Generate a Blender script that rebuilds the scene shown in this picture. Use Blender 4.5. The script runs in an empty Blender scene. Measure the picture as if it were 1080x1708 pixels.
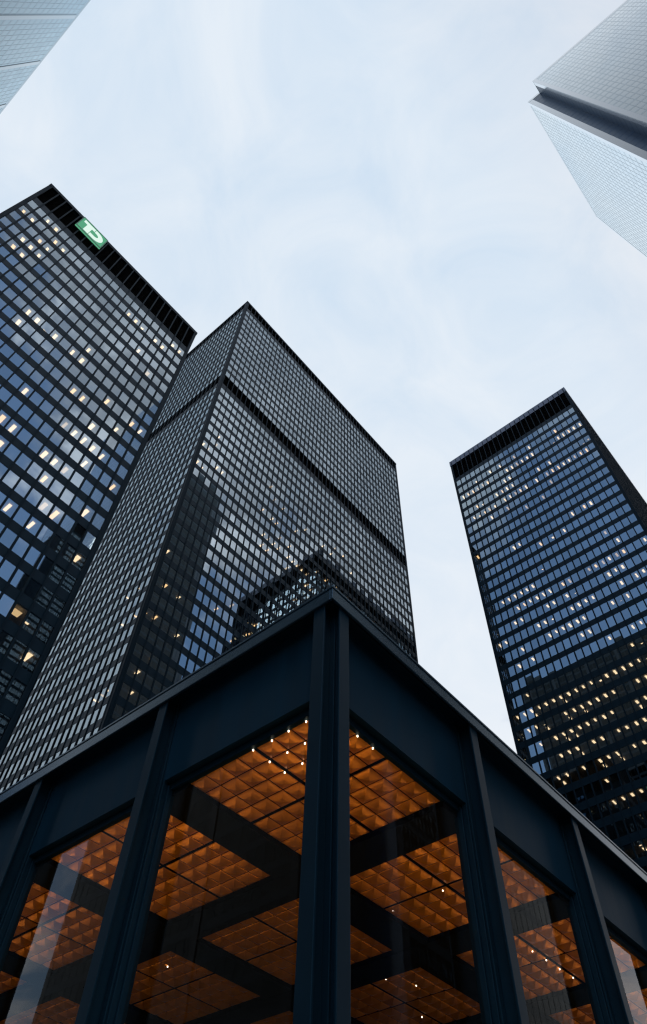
import bpy, bmesh, math, random
from mathutils import Vector, Matrix
import numpy as np
random.seed(7)
S = bpy.context.scene
COL = S.collection
R = math.radians

# ------------------------------------------------------------------ camera
# world: x runs along the right hand facades, y along the left hand ones, z up; the eye is the origin, the pavement 1.6 m below
YAW, PITCH, ROLL = R(42.4427), R(54.9281), R(2.5189)
F = Vector((math.cos(PITCH)*math.cos(YAW), math.cos(PITCH)*math.sin(YAW), math.sin(PITCH)))
R0 = F.cross(Vector((0, 0, 1))).normalized()
U0 = R0.cross(F)
CR = math.cos(ROLL)*R0 + math.sin(ROLL)*U0
CU = -math.sin(ROLL)*R0 + math.cos(ROLL)*U0
cam = bpy.data.cameras.new('camera')
cam.sensor_fit = 'VERTICAL'; cam.sensor_height = 36.0
cam.lens = 36.0*1183.898/1708.0
cam.clip_end = 6000; cam.clip_start = .1
co = bpy.data.objects.new('camera', cam); COL.objects.link(co)
m = Matrix((CR, CU, -F)).transposed().to_4x4()
co.matrix_world = m
S.camera = co

def px(p):                                   # where a point falls in the 1080 x 1708 frame
    d = p.dot(F)
    if d <= .1: return None
    return 540+1183.9*p.dot(CR)/d, 854-1183.9*p.dot(CU)/d

# ------------------------------------------------------------------ sky and sun
SUN_EL, SUN_AZ = R(44), R(232)               # azimuth from +x towards +y
W = bpy.data.worlds.new('World'); S.world = W; W.use_nodes = True
nt = W.node_tree; N = nt.nodes; N.clear(); Lk = nt.links.new
def node(nt, t, **k):
    n = nt.nodes.new(t)
    for a, b in k.items(): setattr(n, a, b)
    return n
def mathn(nt, op, a, b=None, c=None, clamp=False):
    n = nt.nodes.new('ShaderNodeMath'); n.operation = op; n.use_clamp = clamp
    for i, v in enumerate((a, b, c)):
        if v is None: continue
        if isinstance(v, (int, float)): n.inputs[i].default_value = v
        else: nt.links.new(v, n.inputs[i])
    return n.outputs[0]
out = node(nt, 'ShaderNodeOutputWorld'); bg = node(nt, 'ShaderNodeBackground')
bg.inputs['Strength'].default_value = 0.15
sky = node(nt, 'ShaderNodeTexSky'); sky.sky_type = 'NISHITA'; sky.sun_disc = False
sky.sun_elevation = SUN_EL; sky.sun_rotation = math.pi/2 - SUN_AZ
sky.air_density = 1.45; sky.dust_density = .3; sky.ozone_density = 2.2
tc = node(nt, 'ShaderNodeTexCoord')
sep = node(nt, 'ShaderNodeSeparateXYZ'); Lk(tc.outputs['Generated'], sep.inputs[0])
# flatten the direction onto a cloud deck
zz = mathn(nt, 'ADD', mathn(nt, 'MAXIMUM', sep.outputs[2], 0.0), 0.28)
cx = mathn(nt, 'DIVIDE', sep.outputs[0], zz); cy = mathn(nt, 'DIVIDE', sep.outputs[1], zz)
cv = node(nt, 'ShaderNodeCombineXYZ'); Lk(cx, cv.inputs[0]); Lk(cy, cv.inputs[1])
def cloud(scale, detail, rough, off, dist=0.6):
    mp = node(nt, 'ShaderNodeMapping'); mp.inputs['Location'].default_value = off
    mp.inputs['Scale'].default_value = (1.0, 1.0, 1.0); Lk(cv.outputs[0], mp.inputs[0])
    n = node(nt, 'ShaderNodeTexNoise'); n.inputs['Scale'].default_value = scale
    n.inputs['Detail'].default_value = detail; n.inputs['Roughness'].default_value = rough
    n.inputs['Distortion'].default_value = dist
    Lk(mp.outputs[0], n.inputs['Vector']); return n.outputs['Fac']
c1 = cloud(2.6, 7, .58, (3.1, 1.7, 0)); c2 = cloud(7.0, 5, .58, (8.2, 4.4, 0), .8)
den = mathn(nt, 'ADD', mathn(nt, 'MULTIPLY', c1, .6), mathn(nt, 'MULTIPLY', c2, .4))
# the overcast is closed ahead (+x +y) and broken behind and to the left
def back(o, k):                              # grows with the square of how far a direction leans back
    v = mathn(nt, 'MINIMUM', o, 0.0)
    return mathn(nt, 'MULTIPLY', mathn(nt, 'MULTIPLY', v, v), -k)
lean = mathn(nt, 'ADD', back(sep.outputs[0], 4.6), back(sep.outputs[1], 4.3))
cov = mathn(nt, 'ADD', mathn(nt, 'MULTIPLY_ADD', den, 5.0, -1.68), mathn(nt, 'MULTIPLY_ADD', sep.outputs[2], .95, lean))
mr = node(nt, 'ShaderNodeMapRange'); mr.interpolation_type = 'SMOOTHSTEP'
mr.inputs['From Min'].default_value = 0.0; mr.inputs['From Max'].default_value = 1.0
Lk(cov, mr.inputs['Value'])
# cloud brightness: whiter low down, greyer-blue in the thick parts
ramp = node(nt, 'ShaderNodeMapRange'); ramp.inputs['From Min'].default_value = .3; ramp.inputs['From Max'].default_value = .7
Lk(c2, ramp.inputs['Value'])
cc = node(nt, 'ShaderNodeMix', data_type='RGBA'); Lk(ramp.outputs[0], cc.inputs['Factor'])
cc.inputs['A'].default_value = (4.25, 5.08, 6.0, 1); cc.inputs['B'].default_value = (5.2, 5.7, 6.25, 1)
low = node(nt, 'ShaderNodeMapRange'); low.inputs['From Min'].default_value = .35; low.inputs['From Max'].default_value = .95
Lk(sep.outputs[2], low.inputs['Value'])
cl = node(nt, 'ShaderNodeMix', data_type='RGBA'); Lk(low.outputs[0], cl.inputs['Factor'])
cl.inputs['A'].default_value = (6.05, 6.2, 6.45, 1); Lk(cc.outputs['Result'], cl.inputs['B'])
mx = node(nt, 'ShaderNodeMix', data_type='RGBA'); Lk(mr.outputs[0], mx.inputs['Factor'])
Lk(sky.outputs[0], mx.inputs['A'])
# the sun behind the viewer lights the thick clouds on that side
hot = node(nt, 'ShaderNodeMapRange'); hot.interpolation_type = 'SMOOTHSTEP'
hot.inputs['From Min'].default_value = .47; hot.inputs['From Max'].default_value = .60; Lk(c2, hot.inputs['Value'])
gainv = mathn(nt, 'MULTIPLY_ADD', mathn(nt, 'MULTIPLY', hot.outputs[0], mathn(nt, 'MULTIPLY_ADD', sep.outputs[1], -2.6, -.75, clamp=True)), 1.2, 1.0)
warm = node(nt, 'ShaderNodeMix', data_type='RGBA', blend_type='MULTIPLY'); Lk(cl.outputs['Result'], warm.inputs['A'])
warm.inputs['B'].default_value = (1.0, .90, .86, 1); Lk(mathn(nt, 'MULTIPLY', sep.outputs[1], -2.2, clamp=True), warm.inputs['Factor'])
sc = node(nt, 'ShaderNodeVectorMath', operation='SCALE'); Lk(warm.outputs['Result'], sc.inputs[0]); Lk(gainv, sc.inputs['Scale'])
Lk(sc.outputs[0], mx.inputs['B'])
Lk(mx.outputs['Result'], bg.inputs['Color']); Lk(bg.outputs[0], out.inputs[0])

sl = bpy.data.lights.new('sun', 'SUN'); sl.energy = .5; sl.angle = R(25); sl.color = (1, .95, .88)
so = bpy.data.objects.new('sun', sl); COL.objects.link(so)
sd = Vector((math.cos(SUN_EL)*math.cos(SUN_AZ), math.cos(SUN_EL)*math.sin(SUN_AZ), math.sin(SUN_EL)))
so.rotation_euler = sd.to_track_quat('Z', 'Y').to_euler(); so.location = sd*500

S.view_settings.view_transform = 'Standard'; S.view_settings.look = 'None'
S.view_settings.exposure = 0.0; S.view_settings.gamma = 1.0
S.render.engine = 'CYCLES'
S.cycles.use_denoising = True
S.cycles.max_bounces = 10; S.cycles.transparent_max_bounces = 16; S.cycles.glossy_bounces = 5
S.cycles.sample_clamp_indirect = 4.0
S.cycles.filter_width = 1.3

# ------------------------------------------------------------------ materials
def mat(name):
    m = bpy.data.materials.new(name); m.use_nodes = True
    m.node_tree.nodes.clear(); return m, m.node_tree
def paint(name, col, rough=.45, var=.25, scale=3.0, spec=.5, metallic=0.0, bump=0.0, tint=None, ior=1.5, streak=False):
    m, t = mat(name)
    o = node(t, 'ShaderNodeOutputMaterial'); b = node(t, 'ShaderNodeBsdfPrincipled')
    t.links.new(b.outputs[0], o.inputs[0])
    g = node(t, 'ShaderNodeTexCoord'); n = node(t, 'ShaderNodeTexNoise')
    n.inputs['Scale'].default_value = scale; n.inputs['Detail'].default_value = 6
    if streak:
        mp = node(t, 'ShaderNodeMapping'); mp.inputs['Scale'].default_value = (4.0, 4.0, .35)
        t.links.new(g.outputs['Object'], mp.inputs[0]); t.links.new(mp.outputs[0], n.inputs['Vector'])
    else: t.links.new(g.outputs['Object'], n.inputs['Vector'])
    r = node(t, 'ShaderNodeMix', data_type='RGBA')
    a = tuple(c*(1-var) for c in col)+(1,); b2 = tuple(min(1, c*(1+var)) for c in col)+(1,)
    r.inputs['A'].default_value = a; r.inputs['B'].default_value = b2
    t.links.new(n.outputs['Fac'], r.inputs['Factor']); t.links.new(r.outputs['Result'], b.inputs['Base Color'])
    b.inputs['IOR'].default_value = ior
    if tint: b.inputs['Specular Tint'].default_value = tint+(1,)
    b.inputs['Specular IOR Level'].default_value = spec; b.inputs['Metallic'].default_value = metallic
    mr = node(t, 'ShaderNodeMapRange'); mr.inputs['To Min'].default_value = rough*.8; mr.inputs['To Max'].default_value = min(1, rough*1.2)
    t.links.new(n.outputs['Fac'], mr.inputs['Value']); t.links.new(mr.outputs[0], b.inputs['Roughness'])
    if bump:
        bp = node(t, 'ShaderNodeBump'); bp.inputs['Strength'].default_value = bump; bp.inputs['Distance'].default_value = .02
        t.links.new(n.outputs['Fac'], bp.inputs['Height']); t.links.new(bp.outputs[0], b.inputs['Normal'])
    return m
def emit(name, col, strength, sampled=False):
    m, t = mat(name)
    o = node(t, 'ShaderNodeOutputMaterial'); e = node(t, 'ShaderNodeEmission')
    e.inputs[0].default_value = col+(1,); e.inputs[1].default_value = strength
    t.links.new(e.outputs[0], o.inputs[0])
    m.cycles.emission_sampling = sampled if isinstance(sampled, str) else ('FRONT_BACK' if sampled else 'NONE')
    return m
def glass(name, ior, tint, refl, rough=0.0, wav=0.0, gain=1.0, solid=None, vary=.80):
    m, t = mat(name)
    o = node(t, 'ShaderNodeOutputMaterial'); mixs = node(t, 'ShaderNodeMixShader')
    fr = node(t, 'ShaderNodeFresnel'); fr.inputs['IOR'].default_value = ior
    tr = node(t, 'ShaderNodeBsdfTransparent'); gl = node(t, 'ShaderNodeBsdfGlossy')
    ge = node(t, 'ShaderNodeNewGeometry')
    # every pane has a slightly different coating
    r = node(t, 'ShaderNodeMix', data_type='RGBA'); t.links.new(ge.outputs['Random Per Island'], r.inputs['Factor'])
    r.inputs['A'].default_value = tuple(c*vary for c in refl)+(1,); r.inputs['B'].default_value = refl+(1,)
    t.links.new(r.outputs['Result'], gl.inputs['Color']); gl.inputs['Roughness'].default_value = rough
    tr.inputs['Color'].default_value = tint+(1,)
    if wav:
        g = node(t, 'ShaderNodeTexCoord'); n = node(t, 'ShaderNodeTexNoise'); n.inputs['Scale'].default_value = .8
        n.inputs['Detail'].default_value = 1
        t.links.new(g.outputs['Object'], n.inputs['Vector'])
        bp = node(t, 'ShaderNodeBump'); bp.inputs['Strength'].default_value = wav; bp.inputs['Distance'].default_value = .01
        t.links.new(n.outputs['Fac'], bp.inputs['Height'])
        t.links.new(bp.outputs[0], gl.inputs['Normal'])
    fac = fr.outputs[0]
    if gain != 1.0: fac = mathn(t, 'MULTIPLY', mathn(t, 'POWER', fac, 1.5), gain, clamp=True)
    body = tr.outputs[0]
    if solid:                                # an opaque glazed panel
        df = node(t, 'ShaderNodeBsdfDiffuse'); df.inputs['Color'].default_value = solid+(1,); body = df.outputs[0]
    t.links.new(fac, mixs.inputs[0]); t.links.new(body, mixs.inputs[1]); t.links.new(gl.outputs[0], mixs.inputs[2])
    t.links.new(mixs.outputs[0], o.inputs[0])
    return m
M = {}
TEAL = (.30, .70, 1.0)
M['steel'] = paint('black_blue_steel', (.0025, .010, .018), .45, .25, 1.3, spec=.2, bump=.06, tint=TEAL)
M['panel'] = paint('dark_blue_panel', (.0025, .014, .027), .55, .45, .9, spec=.2, bump=.05, tint=TEAL, streak=True)
M['flash'] = paint('roof_edge_metal', (.008, .018, .030), .22, .2, 1.0, spec=.5, ior=1.9, tint=(.5, .8, 1.0))
M['tower'] = paint('black_tower_metal', (.004, .010, .017), .6, .25, .5, spec=.12, tint=TEAL)
M['spandrel'] = paint('black_spandrel', (.004, .011, .019), .5, .3, .4, spec=.15, tint=TEAL)
M['louvre'] = paint('black_louvre', (.003, .003, .004), .8, .3, 2, spec=.1)
M['cap'] = paint('pale_cap_metal', (.12, .14, .21), .5, .15, .5)
M['inside'] = paint('dim_office_ceiling', (.30, .28, .26), .9, .2, .4)
M['blind'] = paint('office_blind', (.42, .40, .40), .8, .2, .5)
M['core'] = paint('dim_office_wall', (.10, .09, .085), .9, .3, .3)
M['bronze'] = glass('bronze_office_glass', 4.7, (.50, .47, .43), (.73, .89, 1.0))
M['blueglass'] = glass('blue_mirror_glass', 1.5, (.06, .07, .08), (.93, .985, 1.0), gain=4.1, vary=.93)
M['skyglass'] = glass('sky_blue_glass', 1.5, (.05, .06, .07), (.78, .93, 1.0), gain=3.5, vary=.90)
M['bluespandrel'] = glass('sky_blue_spandrel', 1.5, (0, 0, 0), (.80, .93, 1.0), rough=.06, gain=3.6, solid=(.025, .04, .055))
M['clear'] = glass('clear_shop_glass', 1.5, (.90, .92, .92), (1.0, 1.0, 1.0), wav=.02)
M['palestone'] = glass('polished_stone_pier', 1.5, (0, 0, 0), (.97, .99, 1.0), rough=.12, gain=4.1, solid=(.10, .12, .15))
M['palemetal'] = glass('glazed_spandrel', 1.5, (0, 0, 0), (.90, .97, 1.0), rough=.06, gain=3.8, solid=(.03, .05, .07))
M['darkglassrecess'] = paint('dark_recess_metal', (.012, .045, .10), .35, .3, .5, spec=.25, tint=(.3, .65, 1.0))
M['amber'] = paint('amber_lacquer_ceiling', (.74, .25, .028), .38, .25, 5.0, metallic=.65)
def uneven(m):                               # panels differ a little in tone, and each coffer has its own batch of lacquer
    t = m.node_tree; b = [n for n in t.nodes if n.type == 'BSDF_PRINCIPLED'][0]
    src = b.inputs['Base Color'].links[0].from_socket
    oi = node(t, 'ShaderNodeObjectInfo'); ge = node(t, 'ShaderNodeNewGeometry')
    k = mathn(t, 'MULTIPLY_ADD', mathn(t, 'ADD', oi.outputs['Random'], ge.outputs['Random Per Island']), .28, .70)
    v = node(t, 'ShaderNodeVectorMath', operation='SCALE'); t.links.new(src, v.inputs[0]); t.links.new(k, v.inputs['Scale'])
    t.links.new(v.outputs[0], b.inputs['Base Color'])
uneven(M['amber'])
M['lamp'] = emit('office_lamp', (1.0, .80, .52), 3.6, 'AUTO')
M['lampd'] = emit('office_lamp_dim', (1.0, .76, .48), 1.5)
M['lampw'] = emit('office_lamp_warm', (1.0, .68, .34), 3.6, 'AUTO')
M['glow'] = emit('office_glow', (1.0, .72, .38), 2.0)
M['down'] = emit('downlight', (1.0, .82, .60), 5)
M['up'] = emit('added_uplight_bulb', (1.0, .66, .26), 88, True)  # for the added, unseen fittings that light the pavilion ceiling
M['signgreen'] = emit('sign_green', (.12, .46, .26), .82)
M['signgreen2'] = paint('sign_trim', (.05, .25, .13), .4)
M['signwhite'] = emit('sign_white', (.80, 1.0, .90), .95)
M['granite'] = paint('granite_paving', (.20, .195, .19), .6, .2, .8, bump=.1)
M['asphalt'] = paint('asphalt', (.05, .05, .052), .8, .2, 2.0)
M['floor'] = paint('pavilion_floor', (.16, .14, .12), .5, .2, 1)

# ------------------------------------------------------------------ mesh helpers
class MB:
    def __init__(s): s.v = []; s.f = []
    def box(s, a, b):
        x0, y0, z0 = a; x1, y1, z1 = b
        i = len(s.v)
        s.v += [(x0, y0, z0), (x1, y0, z0), (x1, y1, z0), (x0, y1, z0), (x0, y0, z1), (x1, y0, z1), (x1, y1, z1), (x0, y1, z1)]
        fl = [(0, 3, 2, 1), (4, 5, 6, 7), (0, 1, 5, 4), (1, 2, 6, 5), (2, 3, 7, 6), (3, 0, 4, 7)]
        if (x1-x0)*(y1-y0)*(z1-z0) < 0: fl = [t[::-1] for t in fl]
        s.f += [tuple(i+k for k in t) for t in fl]; return s
    def quad(s, *p):
        i = len(s.v); s.v += [tuple(q) for q in p]; s.f.append(tuple(range(i, i+len(p)))); return s
    def prism(s, poly, z0, z1):              # counter-clockwise plan outline
        n = len(poly); i = len(s.v)
        s.v += [(x, y, z0) for x, y in poly] + [(x, y, z1) for x, y in poly]
        s.f.append(tuple(i+k for k in range(n))[::-1]); s.f.append(tuple(i+n+k for k in range(n)))
        for k in range(n):
            a, b = i+k, i+(k+1) % n
            s.f.append((a, b, b+n, a+n))
        return s
    def build(s, name, m, parent=None, bevel=0, off=None):
        me = bpy.data.meshes.new(name); me.from_pydata(s.v, [], s.f); me.materials.append(m); me.update()
        o = bpy.data.objects.new(name, me); COL.objects.link(o)
        if parent is not None: o.parent = parent
        if off is not None: o.location = off
        if bevel:
            b = o.modifiers.new('bevel', 'BEVEL'); b.width = bevel; b.segments = 2; b.limit_method = 'ANGLE'
        return o
def thing(name, label, cat, group=None, loc=(0, 0, 0)):
    o = bpy.data.objects.new(name, None); COL.objects.link(o); o.location = loc
    o['label'] = label; o['category'] = cat
    if group: o['group'] = group
    return o
def dup(o, loc):
    c = o.copy(); COL.objects.link(c); c.parent = o.parent; c.location = loc; return c
def structure(o): o['kind'] = 'structure'; return o

GROUND = -1.6

# ------------------------------------------------------------------ ground
b = MB(); b.quad((-3000, -3000, GROUND-.004), (3000, -3000, GROUND-.004), (3000, 3000, GROUND-.004), (-3000, 3000, GROUND-.004))
structure(b.build('ground', M['asphalt']))
b = MB(); b.box((-30, -20, GROUND-.15+.004), (100, 66, GROUND+.002))
structure(b.build('plaza', M['granite']))

# ------------------------------------------------------------------ office towers
class Face:
    """one side of a tower: corner o, run u, outward n (all in plan)"""
    def __init__(s, o, u, n, nmod, mod, margin, shown):
        s.o = Vector(o); s.u = Vector(u); s.n = Vector(n); s.nmod = nmod; s.mod = mod; s.margin = margin; s.shown = shown
        s.len = nmod*mod + 2*margin
    def P(s, a, d, z):                       # a along the face, d inwards from the face
        q = s.o + s.u*a - s.n*d
        return Vector((q.x, q.y, z))
    def box(s, mb, a0, a1, d0, d1, z0, z1):
        p, q = s.P(a0, d0, z0), s.P(a1, d1, z1)
        mb.box((min(p.x, q.x), min(p.y, q.y), z0), (max(p.x, q.x), max(p.y, q.y), z1))

def hidden(p):                               # behind the pavilion roof as seen from the eye
    t = 5.3/p.x if p.x > 1 else 0
    t2 = 4.6/p.y if p.y > 1 else 0
    if p.x > 1 and p.y > 1:
        k = max(t, t2)
        return p.z*k < 8.1
    return False

def tower(name, label, group, faces, rows, winh, base, zt, bands, lit, mats, lampm, mw=.2, md=.17, fl=3.66, tilt=.006, core=6.0, cap=None, rec=.03, lip=.1, lsz=1.0):
    root = thing(name, label, 'office tower', group, (faces[0].o.x, faces[0].o.y, GROUND))
    rel = Vector((faces[0].o.x, faces[0].o.y, GROUND))
    def B(mb, nm, m, bevel=0):
        mb.v = [(x-rel.x, y-rel.y, z-rel.z) for x, y, z in mb.v]
        return mb.build(nm, m, root, bevel)
    xs = [f.o.x for f in faces] + [(f.o+f.u*f.len).x for f in faces]; ys = [f.o.y for f in faces] + [(f.o+f.u*f.len).y for f in faces]
    X0, X1, Y0, Y1 = min(xs), max(xs), min(ys), max(ys)
    # panes
    panes = []
    rnd = random.Random(len(label))
    for fi, f in enumerate(faces):
        for c in range(f.nmod):
            for r, zc in enumerate(rows):
                a0 = f.margin + c*f.mod + mw*.5; a1 = a0 + f.mod - mw
                z0, z1 = zc-winh/2, zc+winh/2
                tx, tz = rnd.gauss(0, tilt), rnd.gauss(0, tilt)
                w2, h2 = (a1-a0)/2, winh/2
                q = [f.P(a0, rec+w2*tx+h2*tz, z0), f.P(a1, rec-w2*tx+h2*tz, z0), f.P(a1, rec-w2*tx-h2*tz, z1), f.P(a0, rec+w2*tx-h2*tz, z1)]
                nrm = (q[1]-q[0]).cross(q[2]-q[0])
                if nrm.x*f.n.x + nrm.y*f.n.y < 0: q = q[::-1]
                area = 0
                if f.shown:
                    s = [px(p) for p in q]
                    if all(s) and all(0 < a < 1080 and 0 < b_ < 1708 for a, b_ in s) and not hidden(q[0]):
                        area = abs(sum(s[i][0]*s[(i+1) % 4][1]-s[(i+1) % 4][0]*s[i][1] for i in range(4)))/2
                panes.append((area, q))
    panes.sort(key=lambda t: -t[0])
    for area, q in panes[:100]:
        mb = MB(); c = sum(q, Vector())/4; mb.quad(*[p-c for p in q])
        mb.build('window', mats['glass'], root, off=c-rel)
    mb = MB()
    for area, q in panes[100:]: mb.quad(*q)
    B(mb, 'window', mats['glass'])['kind'] = 'stuff'
    # spandrel bands, one ring per storey
    edges = sorted([(zc-winh/2, zc+winh/2) for zc in rows], reverse=True)
    gaps = []
    top_of = [zt] + [e[0] for e in edges]
    bot_of = [e[1] for e in edges] + [base]
    for t, bt in zip(top_of, bot_of):
        inside = [(z0, z1) for z0, z1 in bands if z0 >= bt-.01 and z1 <= t+.01]
        cur = t
        for z0, z1 in sorted(inside, reverse=True):
            if cur-z1 > .05: gaps.append((z1, cur))
            cur = z0
        if cur-bt > .05: gaps.append((bt, cur))
    for z0, z1 in gaps:
        mb = MB()
        for f in faces: f.box(mb, f.margin-.02, f.len-f.margin+.02, -rec*.4, .22, z0, z1)
        B(mb, 'spandrel', mats['spandrel'])
    for z0, z1 in bands:                     # recessed louvred plant floors
        mb = MB()
        for f in faces:
            f.box(mb, f.margin-.02, f.len-f.margin+.02, .45, .6, z0, z1)
            n = int((z1-z0)/.5)
            for i in range(n): f.box(mb, f.margin-.02, f.len-f.margin+.02, .28, .44, z0+(i+.3)*(z1-z0)/n, z0+(i+.42)*(z1-z0)/n)
        B(mb, 'louvre_band', M['louvre'])
    # mullions: I sections over the full height
    nm = 0; rest = MB()
    for f in sorted(faces, key=lambda f: not f.shown):
        for c in range(f.nmod+1):
            a = f.margin + c*f.mod
            mb = MB() if (f.shown and nm < 100) else rest
            f.box(mb, a-mw/2, a+mw/2, -md, -md+min(.035, md*.5), base, zt-.4)
            f.box(mb, a-mw*.2, a+mw*.2, -md+min(.035, md*.5), .05, base, zt-.4)
            f.box(mb, a-mw/2, a+mw/2, .05, .12, base, zt-.4)
            if mb is not rest: B(mb, 'mullion', mats['mullion']); nm += 1
    if rest.f: B(rest, 'mullion', mats['mullion'])['kind'] = 'stuff'
    # corner columns
    mb = MB()
    for f in faces:
        for a in (0, f.len):
            a0, a1 = (-.0, f.margin-mw*.2) if a == 0 else (f.len-f.margin+mw*.2, f.len)
            f.box(mb, a0, a1, -.045, .35, base, zt-.3)
    B(mb, 'corner_column', mats['corner'])
    # roof slab with edge, storeys behind the glass
    mb = MB(); 
    for f in faces: f.box(mb, -lip, f.len+lip, -lip*1.1, .5, zt-.9 if cap is None else zt-cap, zt)
    B(mb, 'roof_edge', mats['cap'])
    outline = mats.get('outline')
    mb = MB()
    poly = outline or [(X0, Y0), (X1, Y0), (X1, Y1), (X0, Y1)]
    cx, cy = (X0+X1)/2, (Y0+Y1)/2
    def shrink(d): return [(x-math.copysign(d, x-cx), y-math.copysign(d, y-cy)) for x, y in poly]
    mb.prism(shrink(.3), zt-1.2, zt-.1)
    B(mb, 'roof', mats['cap'])
    mb = MB(); sp = shrink(.3)
    for zc in rows: mb.prism(sp, zc+winh/2+.06, zc+winh/2+.45)
    B(mb, 'floor_slab', M['inside'])
    mb = MB(); mb.prism(shrink(core), base, zt-1.3)
    B(mb, 'core_wall', M['core'])
    # blinds drawn to different heights
    if rec > .02:
        mb = MB()
        for f in faces:
            if not f.shown: continue
            for c in range(f.nmod):
                for zc in rows:
                    if rnd.random() < .16:
                        a0 = f.margin+c*f.mod+mw*.6; a1 = a0+f.mod-mw*1.2; z1 = zc+winh/2; z0 = z1-winh*rnd.choice((.25, .35, .5, .5, .8, 1))
                        mb.quad(f.P(a0, .22, z0), f.P(a1, .22, z0), f.P(a1, .22, z1), f.P(a0, .22, z1))
        if mb.f: B(mb, 'blind', M['blind'])['kind'] = 'stuff'
    # lamps in the offices
    cnt = 0; rest = MB()
    for fi, table in lit.items():
        f = faces[fi]
        for r, cols in table.items():
            if r >= len(rows): continue
            for c in cols:
                two = c < 0
                if two: c = -c-1
                for k in range(2 if two else 1):
                    a = f.margin + (c+.5)*f.mod + rnd.uniform(-.08, .08)
                    d0 = (.5 if k == 0 else 2.1) + rnd.uniform(-.05, .1)
                    zl = rows[r]+winh/2-.06
                    L = rnd.uniform(.75, 1.1); wd = rnd.uniform(.26, .4)*lsz; L *= lsz
                    mb = MB() if cnt < 100 else rest
                    f.box(mb, a-wd/2, a+wd/2, d0, d0+L, zl, zl+.03)
                    if mb is not rest:
                        B(mb, 'ceiling_light', rnd.choice((lampm, lampm, lampm, M['lampw'], M['lampw'], M['lampd'])))
                    cnt += 1
    if rest.f: B(rest, 'ceiling_light', lampm)['kind'] = 'stuff'
    return root, rel

dark = dict(glass=M['bronze'], spandrel=M['spandrel'], mullion=M['tower'], corner=M['tower'], cap=M['tower'])

# left tower, nearest of the black ones
sA = .641
ax0, ax1, ay = -21.9*sA, 31.35*sA, 82.7*sA
modA, nA = 2.362*sA, 22
mA = (ax1-ax0-nA*modA)/2
fA = [Face((ax0, ay), (1, 0), (0, -1), nA, modA, mA, True)]
dA = 18*modA+2*mA
fA += [Face((ax1, ay), (0, 1), (1, 0), 18, modA, mA, False), Face((ax0, ay), (0, 1), (-1, 0), 18, modA, mA, False), Face((ax0, ay+dA), (1, 0), (0, 1), nA, modA, mA, False)]
rowsA = [(184.2-5.70*k)*sA for k in range(34)]
litA = {0: {0: [2, 3, 20, 21], 1: [0, 1, 4, 5, 14, 15, 16, 18, 19], 2: [2, 3, 4], 3: [2, 3, 4, 17, 18], 4: [2, 3, 19], 6: [13], 7: [7, 8, 9, 10, 11, 12, 13], 8: [6, 7, 17, 20, 21], 9: [14, 15, 16, 19], 10: [17], 11: [11, 15, 16, 17, 18, 19], 12: [18, 21], 13: [11, 12, 15, 16, 17], 14: [12, 16, 20], 15: [16, 17, 18], 16: [15, 17, -22], 19: [20], 20: [21], 22: [19], 23: [-21]}}
towA, relA = tower('office_tower', 'black tower at left with a green sign high on its dark top band', 'black steel and glass office towers',
      fA, rowsA, 2.3, GROUND, 202.0*sA, [(188.9*sA, 200.9*sA)], litA, dark, M['lamp'], lsz=1.3)
for c, r in ((17, 19), (19, 19)):           # two offices with a glowing dropped ceiling near the glass
    mb = MB(); a = mA+(c+.5)*modA
    fA[0].box(mb, a-.42, a+.42, .45, 1.3, rowsA[r]+.75, rowsA[r]+.8)
    mb.v = [(x-relA.x, y-relA.y, z-relA.z) for x, y, z in mb.v]
    mb.build('ceiling_light', M['glow'], towA)

# middle tower
sB = 1.09
modB = 1.437*sB
bx0, by0 = 33.89*sB, 64.0*sB
nB, nBl = 48, 25
mB = .60*sB
fB = [Face((bx0, by0), (1, 0), (0, -1), nB, modB, mB, True), Face((bx0, by0), (0, 1), (-1, 0), nBl, modB, mB, True)]
fB += [Face((bx0+fB[0].len, by0), (0, 1), (1, 0), nBl, modB, mB, False), Face((bx0, by0+fB[1].len), (1, 0), (0, 1), nB, modB, mB, False)]
rowsB = [(193-3.41*k)*sB for k in range(13)]+[(143.35-3.40*k)*sB for k in range(40)]
litB = {0: {18: [2, 13, 28, 30], 19: [2, 14, 16, 21, 25, 27, 32], 20: [0, 1, 19], 21: [3, 4, 12, 14, 15], 22: [0, 1, 16, 18, 24, 26, 28, 31, 37], 23: [13, 14, 15, 16, 18, 19, 20, 21, 22], 24: [13, 14, 18, 22, 23], 26: [20], 30: [0, 10, 14], 31: [8, 13], 32: [1, 3, 11], 34: [1, 4], 36: [2], 37: [1], 38: [1]},
        1: {32: [2, 4], 34: [0, 1, 3], 38: [0, 1, 2, 3]}}
tower('office_tower', 'middle black tower with a dark louvred belt two thirds up and finned left side', 'black steel and glass office towers',
      fB, rowsB, 2.36, GROUND, 200.4*sB, [(195.9*sB, 199.6*sB), (146.5*sB, 150.7*sB)], litB, dark, M['lamp'], mw=.19, md=.11, tilt=.0045)

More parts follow.
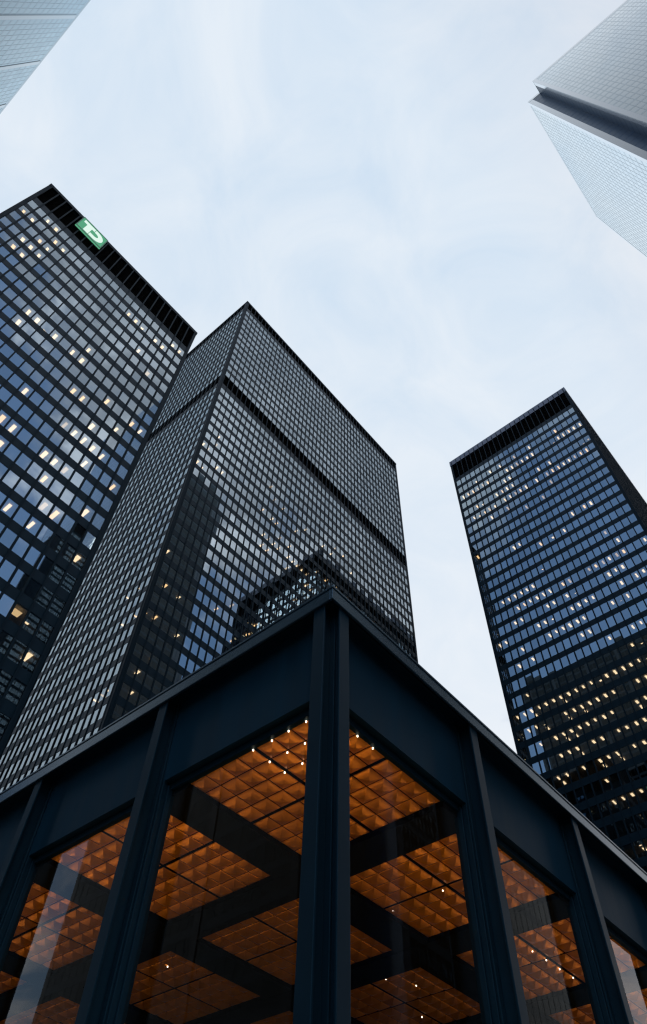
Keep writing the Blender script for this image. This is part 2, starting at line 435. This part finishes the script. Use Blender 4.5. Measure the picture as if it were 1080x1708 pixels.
# right tower
sC = .885
modC = 1.7*sC
cx0, cy0 = 115.4*sC, 8.45*sC
nC, nCr = 24, 40
mC = ((50.4-8.45)*sC - nC*modC)/2
fC = [Face((cx0, cy0), (0, 1), (-1, 0), nC, modC, mC, True), Face((cx0, cy0), (1, 0), (0, -1), nCr, modC, mC, True)]
fC += [Face((cx0+fC[1].len, cy0), (0, 1), (1, 0), nC, modC, mC, False), Face((cx0, cy0+fC[0].len), (1, 0), (0, 1), nCr, modC, mC, False)]
rowsC = [(187.4-4.13*k)*sC for k in range(45)]
litC = {0: {1: [4, 9, 12, 15, 17, 20], 2: [0, 1, 2, 3, 4, 5, 9, 10, 11, 12, 13, 14, 16, 17, 18, 19, 20, 21, 22, 23], 3: [14, 15], 4: [0, 1, 7, 9, 14, 15, 16, 17, 18, 20, 21], 5: [1, 2, 3, 4, 5, 6, 7, 8, 10, 12, 13, 14, 15, 16, 18, 19, 20, 21, 22, 23], 6: [8, 16, 19], 7: [10, 13], 9: [23], 10: [4, 5, 7, 16, 17], 11: [9, 11, 13], 13: [14, 4], 14: [3, 4, 16, 17, 18, 19, 20, 21, 22], 15: [0, 3, 4, 5, 6, 7, 8, 11, 12, 14, 15, 16, 17, 18, 19], 16: [1, 4, 5, 6, 11, 12, 14, 15, 19, 20, 23], 17: [23, 2, 3, 5, 9, 10, 11, 12, 15, 16, 17, 22], 18: [5, 6, 7, 11, 12, 13, 14, 15, 16, 20], 19: [11, 12, 19, 21], 20: [5, 6, 9], 21: [6, 7, 21], 22: [-22, -18, -7, 7, 8, 9, 10, 11, 12, 13, 14, 15, 16, 18, 19, 20, 22, 23], 23: [-21, -18, -16, -10, 7, 8, 11, 12, 13, 14, 16, 18, 19, 21, 22], 24: [-19, -18, -10, 8, 12, 13, 14, 15, 16, 19, 21], 25: [-18, 9, 10, 11, 12, 14, 15, 18, 19], 26: [-21, -16, -14, 10, 11, 14, 17, 19], 27: [15], 28: [12, 13, 14, 15], 30: [-15, 15, 16]}}
darkC = dict(dark); darkC['cap'] = M['cap']
tower('office_tower', 'black tower at right standing alone with a pale top edge and many lit windows', 'black steel and glass office towers',
      fC, rowsC, 2.36, GROUND, 201.2*sC, [(190.5*sC, 198.6*sC)], litC, darkC, M['lamp'], mw=.2, md=.14, tilt=.004, cap=2.3)

# pale tower top right, with notched corners
sw = 4.45
dx0, dx1, dyN, dyS = 56.9, 116.1, -32.85, -102.7
modD = 1.5
def faceD(o, u, n, L, shown):
    nm = int((L-1.6)/modD); return Face(o, u, n, nm, modD, (L-nm*modD)/2, shown)
fD = [faceD((dx0, dyS+sw), (0, 1), (-1, 0), (dyN-sw)-(dyS+sw), True), faceD((dx0+sw, dyN), (1, 0), (0, 1), dx1-dx0-2*sw, True),
      faceD((dx1, dyS+sw), (0, 1), (1, 0), (dyN-sw)-(dyS+sw), False), faceD((dx0+sw, dyS), (1, 0), (0, -1), dx1-dx0-2*sw, False)]
outD = [(dx0, dyS+sw), (dx0+sw, dyS+sw), (dx0+sw, dyS), (dx1-sw, dyS), (dx1-sw, dyS+sw), (dx1, dyS+sw), (dx1, dyN-sw), (dx1-sw, dyN-sw), (dx1-sw, dyN), (dx0+sw, dyN), (dx0+sw, dyN-sw), (dx0, dyN-sw)]
rowsD = [284.5-4.0*k for k in range(70)]
pale = dict(glass=M['blueglass'], spandrel=M['palemetal'], mullion=M['palemetal'], corner=M['palestone'], cap=M['palestone'], outline=outD)
towD, relD = tower('office_tower', 'pale glass tower at top right with a dark notched corner', 'pale glass office towers', fD, rowsD, 3.0, GROUND, 290, [], {}, pale, M['lamp'], mw=.16, md=.02, tilt=.0007, core=9, cap=2.2, rec=.008, lip=.02)
def notch(cxn, cyn, sx, sy):                # recessed corner: stone piers at both ends, dark panelled re-entrant walls between
    mb = MB()
    # cxn, cyn: inner corner; sx, sy point outwards
    def bx(x0, x1, y0, y1, z0, z1, t): t.box((min(x0, x1)-relD.x, min(y0, y1)-relD.y, z0-relD.z), (max(x0, x1)-relD.x, max(y0, y1)-relD.y, z1-relD.z))
    for (t, mm, nmn) in ((0, M['darkglassrecess'], 'corner_recess'), (1, M['palestone'], 'corner_pier')):
        mb = MB()
        if t == 0:
            bx(cxn+sx*(sw-1.3), cxn-sx*.3, cyn, cyn-sy*.25, GROUND, 287.6, mb)
            bx(cxn, cxn-sx*.25, cyn+sy*.001, cyn+sy*(sw-1.5), GROUND, 287.6, mb)
            for k in range(70):
                z = 285-4*k
                bx(cxn+sx*(sw-1.35), cxn+sx*.06, cyn+sy*.02, cyn, z, z+.08, mb)
                bx(cxn+sx*.02, cxn, cyn+sy*.02, cyn+sy*(sw-1.55), z, z+.08, mb)
        else:
            bx(cxn+sx*sw, cxn+sx*(sw-1.3), cyn+sy*.05, cyn-sy*.3, GROUND, 287.8, mb)
            bx(cxn+sx*.05, cxn-sx*.3, cyn+sy*(sw-1.5), cyn+sy*sw, GROUND, 287.8, mb)
            bx(cxn+sx*sw, cxn-sx*.3, cyn+sy*.08, cyn-sy*.3, 287.8, 290.01, mb)
            bx(cxn+sx*.08, cxn-sx*.3, cyn+sy*.08, cyn+sy*sw, 287.8, 290.01, mb)
        mb.build(nmn, mm, towD)
notch(dx0+sw, dyN-sw, -1, 1); notch(dx0+sw, dyS+sw, -1, -1); notch(dx1-sw, dyN-sw, 1, 1); notch(dx1-sw, dyS+sw, 1, -1)

# pale tower top left
hE = 223
ex1, ex0, ey0, ey1 = -.2*hE, -.2*hE-36, 14.0, 98.3
modE = 1.5
def faceE(o, u, n, L, shown):
    nm = int((L-1.2)/modE); return Face(o, u, n, nm, modE, (L-nm*modE)/2, shown)
fE = [faceE((ex1, ey0), (0, 1), (1, 0), ey1-ey0, True), faceE((ex0, ey0), (0, 1), (-1, 0), ey1-ey0, False),
      faceE((ex0, ey0), (1, 0), (0, -1), ex1-ex0, False), faceE((ex0, ey1), (1, 0), (0, 1), ex1-ex0, False)]
rowsE = [hE-4.2-3.7*k for k in range(59)]
paleE = dict(glass=M['skyglass'], spandrel=M['bluespandrel'], mullion=M['bluespandrel'], corner=M['palemetal'], cap=M['palemetal'])
towE, relE = tower('office_tower', 'pale blue gridded glass tower cut off by the top left corner', 'pale glass office towers', fE, rowsE, 2.7, GROUND, hE, [], {}, paleE, M['lamp'], mw=.16, md=.02, tilt=.0008, core=9, cap=1.2, rec=.008, lip=.02)
for yy in (22.1, 37.6, 53.2, 68.6, 84.0):
    mb = MB(); mb.box((ex1-.05-relE.x, yy-.55-relE.y, 0), (ex1+.12-relE.x, yy+.55-relE.y, hE-2-relE.z))
    mb.build('pier', M['palemetal'], towE)

# black tower added behind the viewer, unseen, to darken the left tower's lowest glass
gx0, gx1, gy1, gy0 = -42.0, 34.0, -150.0, -186.0
fG = [Face((gx0, gy1), (1, 0), (0, 1), 49, 1.524, .66, False), Face((gx1, gy0), (0, 1), (1, 0), 22, 1.6, .4, False),
      Face((gx0, gy0), (0, 1), (-1, 0), 22, 1.6, .4, False), Face((gx0, gy0), (1, 0), (0, -1), 49, 1.524, .66, False)]
tower('office_tower', 'black tower behind the viewer, seen only as darkness in the left tower lowest glass', 'black steel and glass office towers',
      fG, [300-3.7*k for k in range(78)], 2.3, GROUND, 312, [(303, 311)], {}, dark, M['lamp'])

# ------------------------------------------------------------------ sign on the left tower
sx0, sx1, sz0, sz1 = -10.95*sA, -2.8*sA, 193.2*sA, 200.85*sA
sg = thing('sign', 'green square sign with white letters on the top band of the left tower', 'sign', None, ((sx0+sx1)/2, ay-.35, sz0))
w = (sx1-sx0)/2; h = sz1-sz0
mb = MB(); mb.box((-w, -.12, 0), (w, .2, h)); mb.build('panel', M['signgreen'], sg, .03)
def ext(poly, nm):                           # outline in (x, z), facing -y
    mb = MB(); n = len(poly)
    mb.v = [(x, -.17, z) for x, z in poly] + [(x, -.121, z) for x, z in poly]
    mb.f = [tuple(range(n)), tuple(range(n, 2*n))[::-1]] + [(k, n+k, n+(k+1) % n, (k+1) % n) for k in range(n)]
    return mb.build(nm, M['signwhite'], sg)
mb = MB()
for q in ((-w, -.16, 0, w, -.10, .05*h), (-w, -.16, .95*h, w, -.10, h), (-w, -.16, .05*h, -.94*w, -.10, .95*h), (.94*w, -.16, .05*h, w, -.10, .95*h)): mb.box(q[:3], q[3:])
mb.build('trim', M['signgreen2'], sg)
ext([(-.80*w, .86*h), (-.80*w, .66*h), (-.52*w, .66*h), (-.52*w, .12*h), (-.14*w, .12*h), (-.14*w, .66*h), (.06*w, .66*h), (.06*w, .86*h)], 'letter')
o_, i_ = [], []
for k in range(13):
    t = math.pi/2 - math.pi*k/12
    o_.append((.24*w+.58*w*math.cos(t), .49*h+.37*h*math.sin(t)))
    i_.append((.22*w+.24*w*math.cos(t), .49*h+.15*h*math.sin(t)))
o_ = [(.10*w, .86*h)]+o_+[(-.10*w, .12*h)]; i_ = [(.10*w, .64*h)]+i_+[(-.10*w, .34*h)]
mb = MB(); n = len(o_)
mb.v = [(x, -.17, z) for x, z in o_]+[(x, -.17, z) for x, z in i_]+[(x, -.121, z) for x, z in o_]+[(x, -.121, z) for x, z in i_]
for k in range(n-1):
    mb.f.append((k, k+1, n+k+1, n+k)); mb.f.append((k, 2*n+k, 2*n+k+1, k+1)); mb.f.append((n+k, n+k+1, 3*n+k+1, 3*n+k))
mb.build('letter', M['signwhite'], sg)

# ------------------------------------------------------------------ the pavilion in front
NB = 10; BAY = 3.445
PX, PY = 5.36, 4.655
CXc, CYc = 5.65, 4.90
PX2, PY2 = CXc+NB*BAY+.29, CYc+NB*BAY+.245
pav = thing('pavilion', 'single storey black steel and glass pavilion with a glowing amber coffered ceiling', 'pavilion', None, (PX, PY, GROUND))
prel = Vector((PX, PY, GROUND))
def PB(mb, nm, m, bevel=0, par=None):
    mb.v = [(x-prel.x, y-prel.y, z-prel.z) for x, y, z in mb.v]
    return mb.build(nm, m, par or pav, bevel)
sides = [Face((PX, CYc), (0, 1), (-1, 0), 1, 1, 0, True), Face((CXc, PY), (1, 0), (0, -1), 1, 1, 0, True),
         Face((PX2, CYc), (0, 1), (1, 0), 1, 1, 0, False), Face((CXc, PY2), (1, 0), (0, 1), 1, 1, 0, False)]
ZT, ZPB, ZH = 7.95, 6.47, 6.37
for f in sides:
    for k in range(NB+1):
        a = k*BAY
        mb = MB()
        f.box(mb, a-.105, a+.105, 0, .032, GROUND, ZT)                 # outer flange
        f.box(mb, a-.016, a+.016, .032, .24, GROUND, ZT)               # web
        f.box(mb, a-.105, a+.105, .24, .272, GROUND, ZT)               # inner flange
        if 0 < k < NB:
            f.box(mb, a-.14, a+.14, .272, .36, GROUND, ZPB)
            f.box(mb, a-.175, a+.175, .36, .50, GROUND, ZH+.06)
        PB(mb, 'column', M['steel'], .006)
    for k in range(NB):
        a0, a1 = k*BAY+.02, (k+1)*BAY-.02
        mb = MB(); f.box(mb, a0, a1, .276, .34, ZPB, ZT); PB(mb, 'fascia_panel', M['panel'])
        mb = MB(); f.box(mb, a0, a1, .34, .40, ZPB+.012, ZPB+.12); f.box(mb, a0, a1, .40, .49, ZH, ZPB+.12)
        win = PB(mb, 'window', M['steel'], .005)
        mb = MB(); f.box(mb, a0, a1, .36, .52, GROUND, GROUND+.12); PB(mb, 'sill', M['steel'], .005, win)
        q = [f.P(a0+.1, .44, GROUND+.12), f.P(a1-.1, .44, GROUND+.12), f.P(a1-.1, .44, ZH+.03), f.P(a0+.1, .44, ZH+.03)]
        nrm = (q[1]-q[0]).cross(q[2]-q[0])
        if nrm.x*f.n.x+nrm.y*f.n.y < 0: q = q[::-1]
        mb = MB(); mb.quad(*q); PB(mb, 'pane', M['clear'], 0, win)
for (cxk, cyk, sx, sy) in ((CXc, CYc, 1, 1), (CXc+NB*BAY, CYc, -1, 1), (CXc, CYc+NB*BAY, 1, -1), (CXc+NB*BAY, CYc+NB*BAY, -1, -1)):
    mb = MB(); a, b_ = (cxk-.015*sx, cyk-.0*sy), (cxk+.22*sx, cyk+.23*sy)
    mb.box((min(a[0], b_[0]), min(a[1], b_[1]), GROUND), (max(a[0], b_[0]), max(a[1], b_[1]), ZT))
    PB(mb, 'corner_post', M['steel'], .005)
def ring(mb, x0, y0, x1, y1, t, z0, z1):
    mb.box((x0, y0, z0), (x1, y0+t, z1)); mb.box((x0, y1-t, z0), (x1, y1, z1))
    mb.box((x0, y0+t, z0), (x0+t, y1-t, z1)); mb.box((x1-t, y0+t, z0), (x1, y1-t, z1))
mb = MB()
ring(mb, PX-.05, PY-.05, PX2+.05, PY2+.05, .045, 7.83, 8.05)
PB(mb, 'cornice', M['flash'], .008)
mb = MB(); ring(mb, PX-.065, PY-.065, PX2+.065, PY2+.065, .12, 8.052, 8.095)
PB(mb, 'roof_flashing', M['flash'], .006)
mb = MB(); mb.box((PX-.004, PY-.004, ZT+.004), (PX2+.004, PY2+.004, 8.05)); PB(mb, 'roof', M['steel'])
mb = MB()
for f in sides: f.box(mb, -.2, NB*BAY+.2, .06, .10, ZT-.05, ZT+.002)
PB(mb, 'soffit_trim', M['steel'])
mb = MB(); mb.box((PX+.3, PY+.3, GROUND-.05), (PX2-.3, PY2-.3, GROUND+.03)); PB(mb, 'floor', M['floor'])

# coffered ceiling: bays of two by two panels, each of four by four coffers
ZC = 6.37
gx, gy, PER, PAN, BEAM = 5.83, 5.115, 3.44, 2.735, .705
half = PAN/2; cell = (half-.03)/4
def coffers():
    mb = MB()
    for hx in (0, 1):
        for hy in (0, 1):
            for i in range(4):
                for j in range(4):
                    x0 = hx*(half+.015)+i*cell+.008; y0 = hy*(half+.015)+j*cell+.008
                    c = cell-.016
                    rings = []
                    for ins, z in ((0, .01), (.03, .0), (.13, -.019), (.28, -.043), (.44, -.060)):
                        k = len(mb.v); a = ins*c
                        mb.v += [(x0+a, y0+a, z), (x0+c-a, y0+a, z), (x0+c-a, y0+c-a, z), (x0+a, y0+c-a, z)]
                        rings.append(k)
                    for p, q in zip(rings, rings[1:]):
                        for e in range(4): mb.f.append((p+e, p+(e+1) % 4, q+(e+1) % 4, q+e))
                    q = rings[-1]; mb.f.append((q+3, q+2, q+1, q))
    return mb
cof = coffers().build('ceiling_panel', M['amber'], pav, off=Vector((gx, gy, ZC))-prel)
for i in range(NB):
    for j in range(NB):
        if i or j: dup(cof, Vector((gx+i*PER, gy+j*PER, ZC))-prel)
for i in range(NB):
    mb = MB(); x = gx+i*PER+PAN
    if i < NB-1:
        mb.box((x-.01, gy-.02, ZC-.085), (x+BEAM+.01, gy+NB*PER-BEAM+.02, ZC+.3)); PB(mb, 'ceiling_beam', M['louvre'])
        mb = MB(); y = gy+i*PER+PAN
        mb.box((gx-.02, y-.01, ZC-.077), (gx+NB*PER-BEAM+.02, y+BEAM+.01, ZC+.3)); PB(mb, 'ceiling_beam', M['louvre'])
mb = MB(); mb.box((gx-.03, gy-.03, ZC+.045), (PX2-.4, PY2-.4, ZC+.1)); PB(mb, 'ceiling_deck', M['louvre'])
# small downlights where the coffer ribs cross
S_ = 1.021
dl = [(5.71, 5.37), (5.71, 5.69), (5.72, 6.01), (5.71, 6.36), (6.05, 5.69), (6.05, 6.02), (6.05, 6.36), (6.37, 6.02), (6.37, 6.36), (6.38, 5.02), (6.72, 5.02),
      (10.51, 7.54), (10.48, 6.46), (10.95, 6.45), (9.57, 7.46), (10.14, 8.06), (13.3, 6.41), (13.77, 6.39), (14.25, 6.38), (14.73, 6.36), (15.17, 6.34),
      (7.9, 11.2), (8.3, 11.6), (9.6, 12.4), (12.6, 9.3), (13.2, 9.0), (13.9, 10.2), (14.5, 9.8)]
first = None
for x, y in dl:
    p = Vector((x*S_, y*S_, ZC-.02))-prel
    if first is None:
        mb = MB(); n = 10
        mb.prism([(.011*math.cos(2*math.pi*k/n), .011*math.sin(2*math.pi*k/n)) for k in range(n)], -.012, .01)
        first = mb.build('downlight', M['down'], pav, off=p)
    else: dup(first, p)
# unseen uplights added inside the facade, below the view, to brighten the ceiling
def added_uplight(x, y):
    n = 12; r = .13
    mb = MB()
    for rr, z in ((.04, 1.75), (.06, 1.95), (r*1.2, 2.12), (r*1.2, 2.2)): mb.v += [(x+rr*math.cos(2*math.pi*k/n), y+rr*math.sin(2*math.pi*k/n), z) for k in range(n)]
    for l in range(3):
        for k in range(n): mb.f.append((l*n+k, l*n+(k+1) % n, (l+1)*n+(k+1) % n, (l+1)*n+k))
    mb.f.append(tuple(range(n))[::-1])
    up = PB(mb, 'added_uplight', M['steel'])
    mb = MB(); mb.quad(*[(x+r*math.cos(2*math.pi*k/n), y+r*math.sin(2*math.pi*k/n), 2.15) for k in range(n)]); PB(mb, 'added_bulb', M['up'], 0, up)
added_uplight(6.25, 5.55)
for k in range(1, 6): added_uplight(PX+.68, CYc+k*BAY); added_uplight(CXc+k*BAY, PY+.68)
